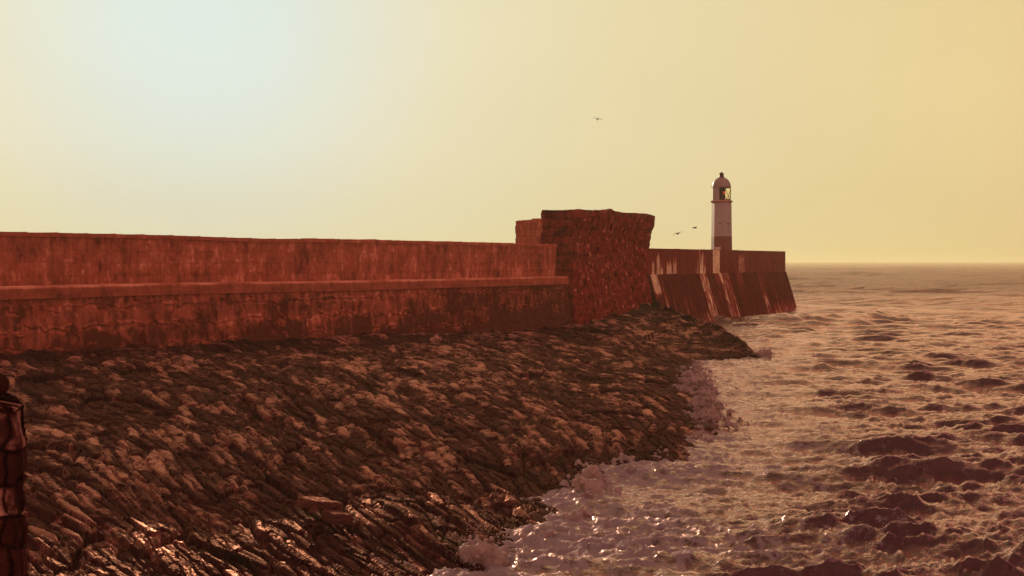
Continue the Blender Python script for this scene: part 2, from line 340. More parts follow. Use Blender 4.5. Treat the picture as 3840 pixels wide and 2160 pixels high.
# ------------------------------------------------------------------ sea
WAVES = []
for i in range(130):
    lam = math.exp(rng.uniform(math.log(.6), math.log(17.)))
    ang = math.radians(-99+rng.normal(0, float(np.interp(lam, [.6, 1.4, 4], [36, 22, 13])))); WAVES.append((lam, ang, .0064*lam*rng.uniform(.6, 1.3)*float(np.interp(lam, [.7, 2, 5, 9, 17], [2.5, 2.1, .85, .36, .22])), rng.uniform(0, 6.283)))
SWELLS = [((9.5, 44.5), (21., 48.), .24, 1.7), ((26., 150.), (48., 168.), .9, 4.5), ((20.6, 138.), (27., 143.), .6, 3.), ((6.2, 35.0), (12., 36.8), .14, 1.2),
          ((8.0, 31.6), (17., 33.9), .20, 1.6), ((10., 63.), (17., 66.5), .28, 1.6), ((14., 88.), (30., 97.), .40, 2.4), ((19., 58.), (32., 63.), .35, 1.8)]
def build_sea():
    th = np.arange(-.60, .60, .0011)
    d = np.concatenate([np.exp(np.arange(math.log(17.), math.log(170.), .0034)), np.exp(np.arange(math.log(170.), math.log(1600.), .006)), np.exp(np.arange(math.log(1600.), math.log(9000.), .03))])
    D, T = np.meshgrid(d, th, indexing='ij'); X = D*np.tan(T)
    dS, _, _ = poly_dist(X, D, SHORE); ins = inside(X, D, LAND)
    sd = np.where(ins, -dS, dS)
    sp = np.where(D < 170, .0034, np.where(D < 1600, .006, .03))*D
    amp = .32+.68*sstep(0, 9., sd)
    gust = 1+.35*fbm(X*.03, D*.03, 3, 7)
    Z = np.zeros(X.shape); ox = np.zeros(X.shape); oy = np.zeros(X.shape)
    for lam, ang, a, ph in WAVES:
        k = 2*math.pi/lam; cx, cy = math.cos(ang), math.sin(ang)
        p = k*(cx*X+cy*D)+ph; f = a*sstep(1.6, 4.5, lam/sp)*amp*gust
        Z += f*np.sin(p); c = f*np.cos(p)*.6; ox += cx*c; oy += cy*c
    Z = (np.exp(1.35*np.clip(Z, -2, .5))-1)/1.35*.72*(1+1.0*sstep(110, 300, D))     # peaked crests, flat troughs
    for A, B, h, w in SWELLS:
        bx, by = B[0]-A[0], B[1]-A[1]; L = math.hypot(bx, by); tx, ty = bx/L, by/L
        wob = (fbm(X*.22, D*.22, 2, int(h*100))*.7+.12*fbm(X*1.3, D*1.3, 3, 7))*w
        al = (X-A[0])*tx+(D-A[1])*ty; ac = -(X-A[0])*ty+(D-A[1])*tx+wob
        env = sstep(-L*.15, L*.25, al)*(1-sstep(L*.75, L*1.15, al))
        # steep side faces the viewer
        Z += h*env*(.85+.35*fbm(X*.5, D*.3, 3, 71))*np.where(ac < 0, np.exp(-(ac/(w*.8))**2), np.exp(-(ac/(w*1.5))**2))
    for k_ in range(16):
        lam = 18+44*_h(np.array([k_]), np.array([1]), 5)[0]; ang = math.radians(-100+50*(_h(np.array([k_]), np.array([2]), 5)[0]-.5)); k = 2*math.pi/lam
        Z += .0062*lam*sstep(90, 240, D)*np.sin(k*(math.cos(ang)*X+math.sin(ang)*D)+k_*2.1)*gust
    # short steep chop and ripples riding on the waves
    wx = X+.6*fbm(X*.3, D*.3, 2, 51); wy = D+.6*fbm(X*.3+5, D*.3, 2, 52)
    for fx_, fy_, a_, sd_, lm in ((.30, .80, .075, 53, 1.6), (.60, 1.7, .065, 54, .8), (1.1, 3.1, .10, 55, .45), (2.2, 5.6, .060, 56, .27)):
        q_ = 1-np.abs(perlin(wx*fx_+wy*fy_*.12, wy*fy_-wx*fx_*.15, sd_))*1.6
        Z += a_*(np.clip(q_, 0, 1)**2.6-.22)*sstep(1.2, 3.5, lm/sp*1.6)*amp
    # foam: against the rocks, drifting out in patches and lacing
    shore = np.exp(-np.maximum(sd+.8, 0)/.9)*(.75+.5*fbm(X*.5, D*.35, 3, 63))
    drift = sstep(-.05, .5, fbm(X*.30, D*.16, 4, 13)+.75*np.exp(-np.maximum(sd, 0)/9.)-.22)
    near = sstep(60, 38, D)*np.exp(-np.maximum(sd-1.5, 0)/3.2)*(.75+.9*fbm(X*.45, D*.28, 4, 73))
    foam = np.clip(.70*shore+.46*drift*np.exp(-np.maximum(sd-4, 0)/14.)+near*.5+.10*fbm(X*.08, D*.06, 3, 23)*sstep(60, 8, sd), 0, 1.05)
    foam = np.where(sd > 45, 0, foam)
    lump = (1-np.abs(fbm(X*1.3, D*1.3, 4, 33))*2.6)
    Z += .17*np.clip(foam-.35, 0, 1)*np.clip(lump, 0, 1)*1.5*sstep(-3, .5, sd)
    Z = Z*sstep(1600, 1000, D)
    # run-up on the rock edge
    Z += .12*np.exp(-(np.maximum(sd, 0)/1.6)**2)*sstep(-3, 0, sd)*np.clip(.6+1.4*fbm(X*.35, D*.3, 3, 43), 0, 1.6)
    keep = sd > -3.2
    P = np.stack([X+ox, D+oy, Z], -1)
    o = grid_obj('sea', P, M_SEA, None, {'foam': foam, 'open_water': sstep(90, 400, D)}, keep, smooth=True)
    tag(o, kind='structure')
build_sea()

# breaking foam thrown up against the rocks
def build_froth():
    V = []; F = []; base = 0; V2 = []; F2 = []; base2 = 0
    bm = bmesh.new(); bmesh.ops.create_icosphere(bm, subdivisions=1, radius=1.)
    iv = np.array([v.co for v in bm.verts]); it = np.array([[v.index for v in f.verts] for f in bm.faces]); bm.free()
    ov = np.array([(1, 0, 0), (-1, 0, 0), (0, 1, 0), (0, -1, 0), (0, 0, 1), (0, 0, -1)], float); ot = np.array([(0, 2, 4), (2, 1, 4), (1, 3, 4), (3, 0, 4), (2, 0, 5), (1, 2, 5), (3, 1, 5), (0, 3, 5)])
    # (from, to, spread across, height, lumps, droplets)
    spots = [((11.4, 88.), (9.2, 72.), 1.0, 1.35, 520, 900), ((9.6, 74.), (8.1, 57.), .9, 1.3, 900, 1400), ((2.4, 45.), (2.3, 40.), .65, .85, 620, 900),
             ((-1.1, 31.4), (.1, 33.), .4, .8, 520, 560), ((.3, 34.), (1.1, 35.2), .25, .45, 200, 240), ((1.5, 36.4), (1.9, 38.), .25, .4, 200, 240),
             ((-4.6, 31.9), (-2.2, 31.2), .35, .30, 260, 420), ((17.6, 100.), (18.6, 106.), .7, .9, 220, 320), ((7.6, 55.5), (5., 48.5), .4, .35, 300, 300), ((4.6, 48.), (2.2, 46.), .4, .35, 200, 200)]
    for A, B, sp, h, nl, nd in spots:
        ax, ay = A; bx, by = B; L = math.hypot(bx-ax, by-ay); nx, ny = -(by-ay)/L, (bx-ax)/L
        nl = int(nl*4); nd *= 3
        pl = [rng.uniform(0, 1) for _ in range(5)]; ph = [rng.uniform(.45, 1.) for _ in range(5)]
        cents = []
        for _ in range(max(8, int(L*7))):
            t = rng.uniform(0, 1); env = min(1, .12+sum(hh*math.exp(-((t-q)/.09)**2) for q, hh in zip(pl, ph))); off = rng.normal(0, sp*.55)
            cents.append(np.array([ax+(bx-ax)*t+nx*off, ay+(by-ay)*t+ny*off, h*env*math.exp(-(off/sp)**2)*rng.uniform(.05, .85)-.03, rng.uniform(.10, .26)]))
        for k in range(nl+nd):
            drop = k >= nl; t = rng.uniform(0, 1)
            env = sum(hh*math.exp(-((t-q)/.08)**2) for q, hh in zip(pl, ph)); env = min(1, .04+env)
            if not drop:
                c0 = cents[int(rng.integers(len(cents)))]; r = rng.uniform(.03, .085)
                c = c0[:3]+rng.normal(size=3)*c0[3]*np.array([.6, .6, .5])
                V.append(iv*r*(1+.25*rng.normal(size=(len(iv), 1)).clip(-1, 1))+c); F.append(it+base); base += len(iv)
            else:
                off = rng.normal(0, sp*.6); fall = math.exp(-(off/sp)**2); r = rng.uniform(.006, .015)
                c = np.array([ax+(bx-ax)*t+nx*off, ay+(by-ay)*t+ny*off, h*env*fall*rng.uniform(.2, 1.5)])
                V2.append(ov*r+c); F2.append(ot+base2); base2 += 6
    for nm, V, F, lb in (('sea_foam', V, F, 'pale foam heaped where the sea breaks on the dark rocks'), ('sea_spray', V2, F2, 'fine spray drops thrown up in front of the dark rocks')):
        V = np.concatenate(V); F = np.concatenate(F); me = bpy.data.meshes.new(nm)
        me.vertices.add(len(V)); me.vertices.foreach_set('co', V.astype(np.float32).ravel())
        me.loops.add(F.size); me.loops.foreach_set('vertex_index', F.astype(np.int32).ravel())
        me.polygons.add(len(F)); me.polygons.foreach_set('loop_start', np.arange(0, F.size, 3, dtype=np.int32)); me.polygons.foreach_set('use_smooth', np.full(len(F), True))
        me.update(calc_edges=True); me.materials.append(M_FOAM)
        o = link(bpy.data.objects.new(nm, me))
        tag(o, lb, nm.replace('_', ' '), kind='stuff')
        if nm == 'sea_foam':
            rm = o.modifiers.new('fuse', 'REMESH'); rm.mode = 'VOXEL'; rm.voxel_size = .036; rm.use_smooth_shade = True; sm_ = o.modifiers.new('settle', 'SMOOTH'); sm_.factor = .5; sm_.iterations = 3
build_froth()

# ------------------------------------------------------------------ masonry relief
def smooth_path(pts, ds):
    P = np.array(pts, float); seg = np.hypot(*np.diff(P, axis=0).T); S = np.concatenate([[0], np.cumsum(seg)])
    s = np.arange(0, S[-1], ds); x = np.interp(s, S, P[:, 0]); y = np.interp(s, S, P[:, 1])
    k = max(3, int(2.5/ds)); ker = np.hanning(k+2)[1:-1]; ker /= ker.sum(); pad = k
    def sm(a):
        b = np.concatenate([2*a[0]-a[pad:0:-1], a, 2*a[-1]-a[-2:-pad-2:-1]]); return np.convolve(b, ker, 'same')[pad:-pad]
    x = sm(x); y = sm(y); tx = np.gradient(x); ty = np.gradient(y); l = np.hypot(tx, ty)
    return s, x, y, ty/l, -tx/l          # outward (seaward) normal

def strip(name, path, prof, mat, parent, disp, dens):
    """sweep a profile [(out, z or z(s))] along the path; disp(S, Tt, seg, Z) gives relief along the surface normal and tone"""
    s, x, y, nx, ny = path
    rows_o = []; rows_z = []; seg = []; tt = []; T0 = 0
    val = lambda q: q(x, y) if callable(q) else np.full(s.shape, q)
    for k in range(len(prof)-1):
        o0, z0 = prof[k][0], val(prof[k][1]); o1, z1 = prof[k+1][0], val(prof[k+1][1])
        L = math.hypot(o1-o0, float(np.mean(z1-z0))); n = max(2, int(L/dens)+1)
        for j in range(n):
            f = j/(n-1)
            if j == 0 and k > 0: f = 1e-3
            rows_o.append(np.full(s.shape, o0+(o1-o0)*f)); rows_z.append(z0+(z1-z0)*f); seg.append(k); tt.append(T0+L*f)
        T0 += L
    O = np.array(rows_o); Z = np.array(rows_z); S = np.broadcast_to(s, O.shape); TT = np.broadcast_to(np.array(tt)[:, None], O.shape); SG = np.broadcast_to(np.array(seg)[:, None], O.shape)
    P = np.stack([x+nx*O, y+ny*O, Z], -1); n = normals(P)
    d, tone = disp(S, TT, SG, Z)
    P = P+n*d[..., None]
    return grid_obj(name, P, mat, parent, {'tone': tone}, smooth=False)

# ------------------------------------------------------------------ the sea wall
wall = empty('breakwater', (-10.7, 84., 2.5))
tag(wall, 'long brown stone breakwater wall with a stepped ledge running up to the tall bastion', 'breakwater')
def wpart(o): o.matrix_parent_inverse = wall.matrix_basis.inverted(); return o
wall_path = smooth_path(WALL[1:8]+[(6.2, 117.)], .065)
def top_z(x, y):
    a = np.interp(x, [-42, -23, -17.5, -14.6, -13.2, -10.6, .3, 4.5], [1.36, 1.355, 1.36, 1.30, 1.265, 1.31, 1.305, 1.285])
    return HC+a+.018*fbm(x*.7, y*.7, 3, 3)
def ledge_z(x, y): return HC-np.interp(x, [-42, -23, -17, -10.6, 4.5], [1.15, 1.15, 1.13, 1.17, 1.17])
def parapet_relief(S, T, G, Z):
    e, r, ds, dt = blocks(S, Z, .62, 1.1, 210, .1)
    face = (G == 2)*1.
    d = face*(.02*(r-.5)-.015*(1-sstep(0, .06, e))+.03*fbm(S*2.2, Z*.9, 4, 212)+.02*fbm(S*6, Z*5, 3, 213))+.012*fbm(S*3, T*3, 3, 214)
    tone = .40+face*(.34*fbm(S*1.6, Z*.35, 5, 215)+.10*(r-.5)+.30*fbm(S*.25, Z*.5, 3, 217)+.22*sstep(.15, .5, fbm(S*2.6, Z*1.4, 4, 216))*sstep(2.4+HC-1.2, HC-.7, Z))-.13*(1-sstep(0, .06, e))*face
    tone = tone+face*(.15*fbm(S*5.5, Z*3.2, 4, 264)+.26*sstep(.32, .5, fbm(S*2.1, Z*1.8, 4, 265))-.15*sstep(.22, .45, fbm(S*1.1, Z*1.2, 4, 266)))
    return d, tone
wpart(strip('parapet', wall_path, [(-2.1, ledge_z), (-2.1, lambda x, y: top_z(x, y)-.16), (-.95, lambda x, y: top_z(x, y)-.16), (-.95, ledge_z)], M_WALL, wall, parapet_relief, .07))
def cope_relief(S, T, G, Z):
    x = np.interp(S, wall_path[0], wall_path[1])
    j = np.abs((S/1.9) % 1-.5); teeth = np.where(x > -10.8, (np.abs((S/.42) % 1-.5) > .40)*.05*_h(np.floor(S/.42+.5), S*0, 5), 0)
    d = -.025*(j > .475)+.012*fbm(S*2, T*3, 3, 221)-teeth*(G >= 1)*(G <= 3)
    return d, .42+.18*fbm(S*1.1, T*.8, 3, 222)+np.where(x > -10.8, .16*(_h(np.floor(S/.42+.5), S*0, 6)-.35), 0)
wpart(strip('coping', wall_path, [(-2.0, lambda x, y: top_z(x, y)-.157), (-2.16, lambda x, y: top_z(x, y)-.155), (-2.16, top_z), (-.88, top_z), (-.88, lambda x, y: top_z(x, y)-.20), (-.95, lambda x, y: top_z(x, y)-.20)], M_WALL, wall, cope_relief, .07))
def ledge_relief(S, T, G, Z):
    d = .018*fbm(S*1.5, T*3, 4, 231)-.03*sstep(.3, .5, fbm(S*.6, T, 3, 232))*(G == 1)
    j = np.abs((S/2.6) % 1-.5); d = d-.02*(j > .482)
    return d, .33+.22*fbm(S*.6, T*2, 4, 233)+.14*fbm(S*4, T*6, 3, 235)+(.36+.6*fbm(S*.25, T*0, 3, 234))*((G == 0)|(T < 1.37))  # pale top and nosing: weathering, with its sky light put into the tone
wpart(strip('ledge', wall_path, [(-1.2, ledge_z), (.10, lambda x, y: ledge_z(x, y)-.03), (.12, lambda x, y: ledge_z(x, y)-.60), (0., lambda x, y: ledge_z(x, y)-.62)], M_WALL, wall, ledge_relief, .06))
def lower_relief(S, T, G, Z):
    e, r, ds, dt = blocks(S, Z+.3, 1.0, 2.1, 240, .34)
    x = np.interp(S, wall_path[0], wall_path[1]); rough = sstep(-9, 1, x)
    d = .08*(r-.5)-.06*(1-sstep(0, .16, e))*(.4+.9*sstep(-.2, .3, fbm(S*.5, Z*.6, 3, 248)))+.05*fbm(S*1.7, Z*.8, 4, 241)+(.035+.05*rough)*ridged(S*2.6, Z*.8, 4, 242)-.03+.025*fbm(S*7, Z*5, 3, 243)
    lip = np.exp(-((dt-.10)/.07)**2)*(fbm(S*.8, Z*.3, 3, 244) > 0)
    d = d+.05*lip
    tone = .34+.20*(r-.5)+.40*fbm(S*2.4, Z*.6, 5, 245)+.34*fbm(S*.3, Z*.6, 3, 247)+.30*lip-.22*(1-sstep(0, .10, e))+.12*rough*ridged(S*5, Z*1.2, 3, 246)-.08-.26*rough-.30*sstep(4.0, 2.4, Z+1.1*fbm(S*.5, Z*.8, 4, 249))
    tone = tone+.16*fbm(S*5.5, Z*3.2, 4, 261)+.30*sstep(.30, .5, fbm(S*1.9, Z*1.5, 4, 262))*sstep(2.6, 3.4, Z)-.16*sstep(.22, .45, fbm(S*1.3, Z*1.0, 4, 263))
    return d, tone
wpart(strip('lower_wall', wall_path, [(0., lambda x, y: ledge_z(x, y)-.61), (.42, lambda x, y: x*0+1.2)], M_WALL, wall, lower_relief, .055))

# ------------------------------------------------------------------ solid ring builder (bastion, back wall, near pillar)
def ring_solid(name, poly, zlo, zhi, mat, parent, ds, dz, relief, cap=8, smooth=False):
    """poly: plan corners, clockwise seen from above so that outward is to the left of travel reversed; relief(x,y,S,Z,f)->(push, tone)"""
    P = np.array(poly, float); n = len(P); xs = []; ys = []; S = []; fc = []; s0 = 0
    for k in range(n):
        a, b = P[k], P[(k+1) % n]; L = np.hypot(*(b-a)); m = max(2, int(L/ds))
        t = np.arange(m)/m; xs.append(a[0]+(b[0]-a[0])*t); ys.append(a[1]+(b[1]-a[1])*t); S.append(s0+t*L); fc.append(np.full(m, k)); s0 += L
    xs = np.concatenate(xs); ys = np.concatenate(ys); S = np.concatenate(S); fc = np.concatenate(fc)
    cx, cy = P.mean(0)
    tx = np.roll(xs, -2)-np.roll(xs, 2); ty = np.roll(ys, -2)-np.roll(ys, 2); l = np.hypot(tx, ty); nx, ny = ty/l, -tx/l
    if np.mean(nx*(xs-cx)+ny*(ys-cy)) < 0: nx, ny = -nx, -ny
    top = zhi(xs, ys) if callable(zhi) else np.full(xs.shape, zhi)
    R = max(3, int((float(np.mean(top))-zlo)/dz)); rows = []; tones = []
    for j in range(R+1):
        Z = zlo+(top-zlo)*j/R; push, tone = relief(xs, ys, S, Z, fc)
        rows.append(np.stack([xs+nx*push, ys+ny*push, Z], -1)); tones.append(tone)
    last = rows[-1]; A, B = P[0], P[1]
    for j in range(1, cap+1):
        f = 1-j/cap*.999
        mx = last[:, 0].copy(); my = last[:, 1].copy()
        ax = (P[:, 0].max()-P[:, 0].min()); 
        x = cx+(mx-cx)*f; y = cy+(my-cy)*f
        z = last[:, 2]*f+(np.mean(last[:, 2]))*(1-f)+.05*fbm(x*1.5, y*1.5, 3, 9)*(1-f)
        rows.append(np.stack([x, y, z], -1)); tones.append(tones[R])
    G = np.array(rows); return grid_obj(name, G, mat, parent, {'tone': np.array(tones)}, wrap=True, smooth=smooth)

# bastion: end face towards us, long seaward face flush with the lower wall
bA = Vector((4.75, 111.)); bB = Vector((14.05, 144.6)); bd = (bB-bA).normalized(); bn = Vector((bd.y, -bd.x))
bA2 = bA-bn*2.45; bB2 = bB-bn*2.45
bast = empty('stone_bastion', (9.4, 128., 2.)); 
tag(bast, 'tall rough stone bastion with an overhanging ragged top rising above the sea wall', 'bastion')
def b_top(x, y):
    q = (x-bA.x)*bd.x+(y-bA.y)*bd.y
    z = np.interp(q, [-1, 1, 6, 11, 13, 15, 20, 24, 31, 34.5, 36], [3.98, 4.02, 4.18, 4.42, 4.55, 4.40, 4.38, 4.52, 4.68, 4.66, 4.5])
    return HC+z+.07*fbm(q*.8, q*0+2, 3, 77)+.07*fbm(q*3.1, q*0+2, 3, 78)
def b_relief(x, y, S, Z, f):
    rel = Z-HC; side = (f == 0)*1.; end = (f == 3)*1.; far = (f == 1)*1.
    e, r, ds, dt = blocks(S, Z, .68, 1.25, 310, .2)
    d = .08*(r-.5)*(1-.4*end)-.06*(1-sstep(0, .14, e))+.05*fbm(S*1.2, Z*.8, 4, 311)
    d = d+side*(.19*ridged(S*1.1, Z*.9, 4, 312)-.05+.05*fbm(S*.5, Z*.7, 4, 313)-.05)
    over = np.interp(rel, [-6.5, -4.2, -2.2, .2, 1.4, 2.6, 3.7, 4.5], [1.35, .95, .50, -.05, -.12, .12, .42, .50])
    d = d+over*(.55*side+far)+end*np.interp(rel, [-2, 1.2, 2.3, 3.4, 4.2], [.55, .35, .12, -.12, -.12])
    d = d+(1-end)*.12*sstep(3.0, 3.3, rel)-end*.06*((Z/.68) % 1)
    lip = np.exp(-((dt-.06)/.05)**2)*sstep(.12, .35, fbm(S*.55, Z*.9, 3, 316))*side
    d = d+.05*lip
    q = fbm(S*2.2, Z*1.3, 5, 314)
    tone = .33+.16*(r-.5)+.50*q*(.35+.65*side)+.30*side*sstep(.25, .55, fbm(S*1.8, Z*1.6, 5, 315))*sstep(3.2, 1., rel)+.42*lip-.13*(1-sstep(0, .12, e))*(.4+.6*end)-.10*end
    tone = tone+.16*fbm(S*5, Z*3.4, 4, 361)-.20*sstep(.2, .42, fbm(S*1.5, Z*1.3, 4, 362))*side
    return d, tone
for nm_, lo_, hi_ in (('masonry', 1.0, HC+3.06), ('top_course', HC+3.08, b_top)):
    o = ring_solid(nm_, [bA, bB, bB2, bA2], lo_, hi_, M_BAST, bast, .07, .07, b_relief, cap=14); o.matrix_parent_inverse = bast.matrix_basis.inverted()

# lower broken wall standing behind the parapet
back_a, back_b = Vector((.28, 127.)), Vector((4.3, 119.))
kd = (back_b-back_a).normalized(); kn = Vector((kd.y, -kd.x))
if kn.y > 0: kn = -kn
def k_top(x, y):
    q = (x-back_a.x)*kd.x+(y-back_a.y)*kd.y
    return HC+np.interp(q, [0, 3, 3.4, 9], [3.56, 3.60, 3.68, 3.78])+.09*fbm(q*1.6, q*0, 3, 87)+.05*fbm(q*5, q*0, 2, 88)
def k_relief(x, y, S, Z, f):
    e, r, ds, dt = blocks(S, Z, .6, .8, 330, .15)
    return .06*(r-.5)-.05*(1-sstep(0, .08, e))+.06*fbm(S*2, Z*.9, 4, 331), .46+.2*(r-.5)+.25*fbm(S*2.5, Z*.6, 4, 332)
o = ring_solid('broken_wall', [back_a, back_b, back_b-kn*1., back_a-kn*1.], 4.5, k_top, M_WALL, None, .07, .07, k_relief)
tag(o, 'lower brown stone wall with a broken top just left of the tall bastion', 'wall')

# ------------------------------------------------------------------ concrete pier head
pier = empty('pier_head', ((PIER_A.x+PIER_B.x)/2, (PIER_A.y+PIER_B.y)/2, 4.))
tag(pier, 'stained concrete pier head with parapet and sloping seaward face below the lighthouse', 'pier')
PL = (PIER_B-PIER_A).length
ptop = lambda q: HC+np.interp(q, [0, 20, 30, PL], [1.30, 1.30, 1.31, 1.30])
PZ = HC-1.32
def q_of_x(px): # metres along the pier at a bearing
    k = (px-1288)/FX; return (k*PIER_A.y-PIER_A.x)/(PDIR.x-k*PDIR.y)
def panel(q, x0, x1, soft=.12):
    a, b_ = q_of_x(x0), q_of_x(x1); return sstep(a-soft, a+soft, q)*(1-sstep(b_-soft, b_+soft, q))
def parapet_tone(q, Z):
    zz = (Z-PZ)/(HC+1.3-PZ)
    st = fbm(q*2.2, Z*.28, 5, 410)
    tn = .28+.16*fbm(q*.7, Z*.3, 4, 411)
    tn += panel(q, 1793, 1810.5, .06)*(.52+.35*fbm(q*4, Z*3, 4, 412))
    tn += panel(q, 1755, 1775)*sstep(-.25, .35, st+.25*(1-zz))*.40
    for a, b_, hgt in ((1640, 1646, .6), (1652, 1660, .85), (1677, 1690, .45), (1693, 1702, .62), (1858, 1874, .8), (1662, 1668, .4)):
        tn += panel(q, a, b_, .15)*sstep(hgt+.15, hgt-.25, zz+.35*st)*(.45 if b_ < 1800 else .28)
    tn += .2*sstep(.18, .4, st)*sstep(.7, .2, zz)*(q < q_of_x(1790))
    for jx in (1709, 1775, 1792.5, 1811, 1857):
        tn -= .25*np.exp(-((q-q_of_x(jx))/.08)**2)
    return tn
q = QQ = np.arange(0, PL+.01, .09)
def pier_pt(qv, out, z):
    return np.stack([PIER_A.x+PDIR.x*qv+PNRM.x*out, PIER_A.y+PDIR.y*qv+PNRM.y*out, z], -1)
def pier_sheet(name, rows, tone_fn, relief, parent):
    """rows: list of (out, z array)"""
    Z = np.array([r[1] for r in rows]); O = np.array([np.broadcast_to(r[0], q.shape) for r in rows]); Qg = np.broadcast_to(q, Z.shape)
    P = pier_pt(Qg, O, Z); tn = tone_fn(Qg, Z)
    nrm = normals(P); P = P+nrm*relief(Qg, Z)[..., None]
    # close both ends with end caps made of the section itself
    mid = P.mean(0, keepdims=True)
    o = grid_obj(name, P, M_CONC, parent, {'tone': tn}, smooth=False)
    return o
tz = ptop(q)
rows = [(-.62, tz*0+PZ-.3)]+[(-.62, PZ+(tz-PZ)*f) for f in np.linspace(0, 1, 12)]+[(-.4, tz+.0), (-.05, tz), (-.0, tz-.04)]+[(0., PZ+(tz-.05-PZ)*f) for f in np.linspace(1, 0, 34)]+[(-.0, tz*0+PZ-.3)]
def with_caps(name, rows, tone_fn, relief, parent, q0=0):
    q = QQ[QQ >= q0]; rows = [(o_, z_[QQ >= q0]) for o_, z_ in rows]
    Z = np.array([r[1] for r in rows]); O = np.array([np.broadcast_to(r[0], q.shape) for r in rows]); Qg = np.broadcast_to(q, Z.shape)
    P = pier_pt(Qg, O, Z); P = P+normals(P)*relief(Qg, Z)[..., None]; tn = tone_fn(Qg, Z)
    for side in (0, -1):
        E = P[:, side:side+1] if side == 0 else P[:, -1:]
        C = np.repeat(E.mean(0, keepdims=True), len(rows), 0); e = (C*.98+E*.02)
        if side == 0: P = np.concatenate([e, P], 1); tn = np.concatenate([tn[:, :1], tn], 1)
        else: P = np.concatenate([P, e], 1); tn = np.concatenate([tn, tn[:, -1:]], 1)
    o = grid_obj(name, P, M_CONC, parent, {'tone': tn}, smooth=False)
    o.matrix_parent_inverse = parent.matrix_basis.inverted(); return o
def par_rel(Q, Z):
    return .015*fbm(Q*1.5, Z, 4, 420)-.04*sum(np.exp(-((Q-q_of_x(j))/.06)**2) for j in (1709, 1775, 1792.5, 1811, 1857, 1920))
with_caps('parapet', rows, parapet_tone, par_rel, pier, 3.)
BAT = .30; zb = -1.6
def bat_tone(Q, Z):
    t = (PZ-Z)                                   # metres below the parapet foot
    st = fbm(Q*1.6, Z*.22, 5, 430); st2 = fbm(Q*3.5, Z*.8, 5, 431)
    tn = .10+.12*fbm(Q*.8, Z*.25, 4, 432)
    def stripe(a, b_, t0, t1, amt, rag=.5):
        return panel(Q, a, b_, .10)*sstep(t0-.4, t0+.2, t+rag*st2)*(1-sstep(t1-.3, t1+.5, t-rag*st2))*amt
    tn += stripe(1632, 1650, -.5, 2.0, .62)+stripe(1652, 1657, 1.0, 4.5, .25)
    tn += stripe(1757, 1775, -.5, 9, .62, .9)*(.75+.9*st2)
    tn += stripe(1794, 1811, -.5, 1.2, .30)+stripe(1806, 1829, -.3, 9, .34, 1.2)*(.9+1.4*st2)
    tn += stripe(1848, 1862, .1, 1.6, .22, 1.)+stripe(1900, 1912, .2, 9, .16, 1.)
    tn += stripe(1738, 1754, 4.4, 9, .25, .3)+stripe(1920, 1975, 4.2, 9, .30, 1.6)
    tn += .30*sstep(3.8, 6.2, t+1.0*st)*(.5+.9*st)
    tn += .32*sstep(.20, .42, st)*(.4+.8*sstep(.8, 3.5, t))
    for jx in (1670, 1709, 1742, 1775, 1791, 1811, 1829, 1874, 1892):
        tn -= .10*np.exp(-((Q-q_of_x(jx)-.12)/.10)**2); tn += .22*np.exp(-((Q-q_of_x(jx))/.05)**2)*sstep(.0, .4, fbm(Q*.5, Z*.5, 3, int(jx))+.2)
    return tn
zz0 = q*0+PZ
rows = [(-3.5, zz0+zb-PZ), (-3.5, zz0-.03), (-.2, zz0-.02), (.12, zz0-.02)]+[(.14+BAT*k, zz0-.04-k) for k in np.linspace(0, PZ-zb, 90)]
def bat_rel(Q, Z):
    d = .03*fbm(Q*.9, Z*.6, 4, 440)
    for jx in (1632, 1670, 1709, 1742, 1775, 1791, 1811, 1829, 1874, 1892, 1940):
        d = d+.07*(_h(np.array([jx]), np.array([3]), 3)[0]-.5)*sstep(-.04, .04, Q-q_of_x(jx))-.03*np.exp(-((Q-q_of_x(jx))/.05)**2)
    return d
with_caps('battered_face', rows, bat_tone, bat_rel, pier, 5.8)

# walkway on top of the breakwater, hidden behind its walls
def walkway():
    s, x, y, nx, ny = wall_path
    inl = [(x[k]-nx[k]*2.0, y[k]-ny[k]*2.0, x[k]-nx[k]*9., y[k]-ny[k]*9.) for k in range(0, len(s), 60)]
    for f in np.linspace(.25, 1, 8):
        p = PIER_A+(PIER_B-PIER_A)*float(f); a = p-PNRM*1.6; b_ = p-PNRM*9; inl.append((a.x, a.y, b_.x, b_.y))
    bm = bmesh.new(); r = []
    for ax, ay, bx, by in inl: r.append([bm.verts.new((ax, ay, 5.9)), bm.verts.new((bx, by, 5.9)), bm.verts.new((bx, by, -1)), bm.verts.new((ax, ay, -1))])
    for p, q_ in zip(r, r[1:]):
        for i in range(4): bm.faces.new((p[i], p[(i+1) % 4], q_[(i+1) % 4], q_[i]))
    bm.faces.new(r[0]); bm.faces.new(r[-1])
    o = bm_obj('walkway', bm, M_DECK); tag(o, kind='structure')
walkway()

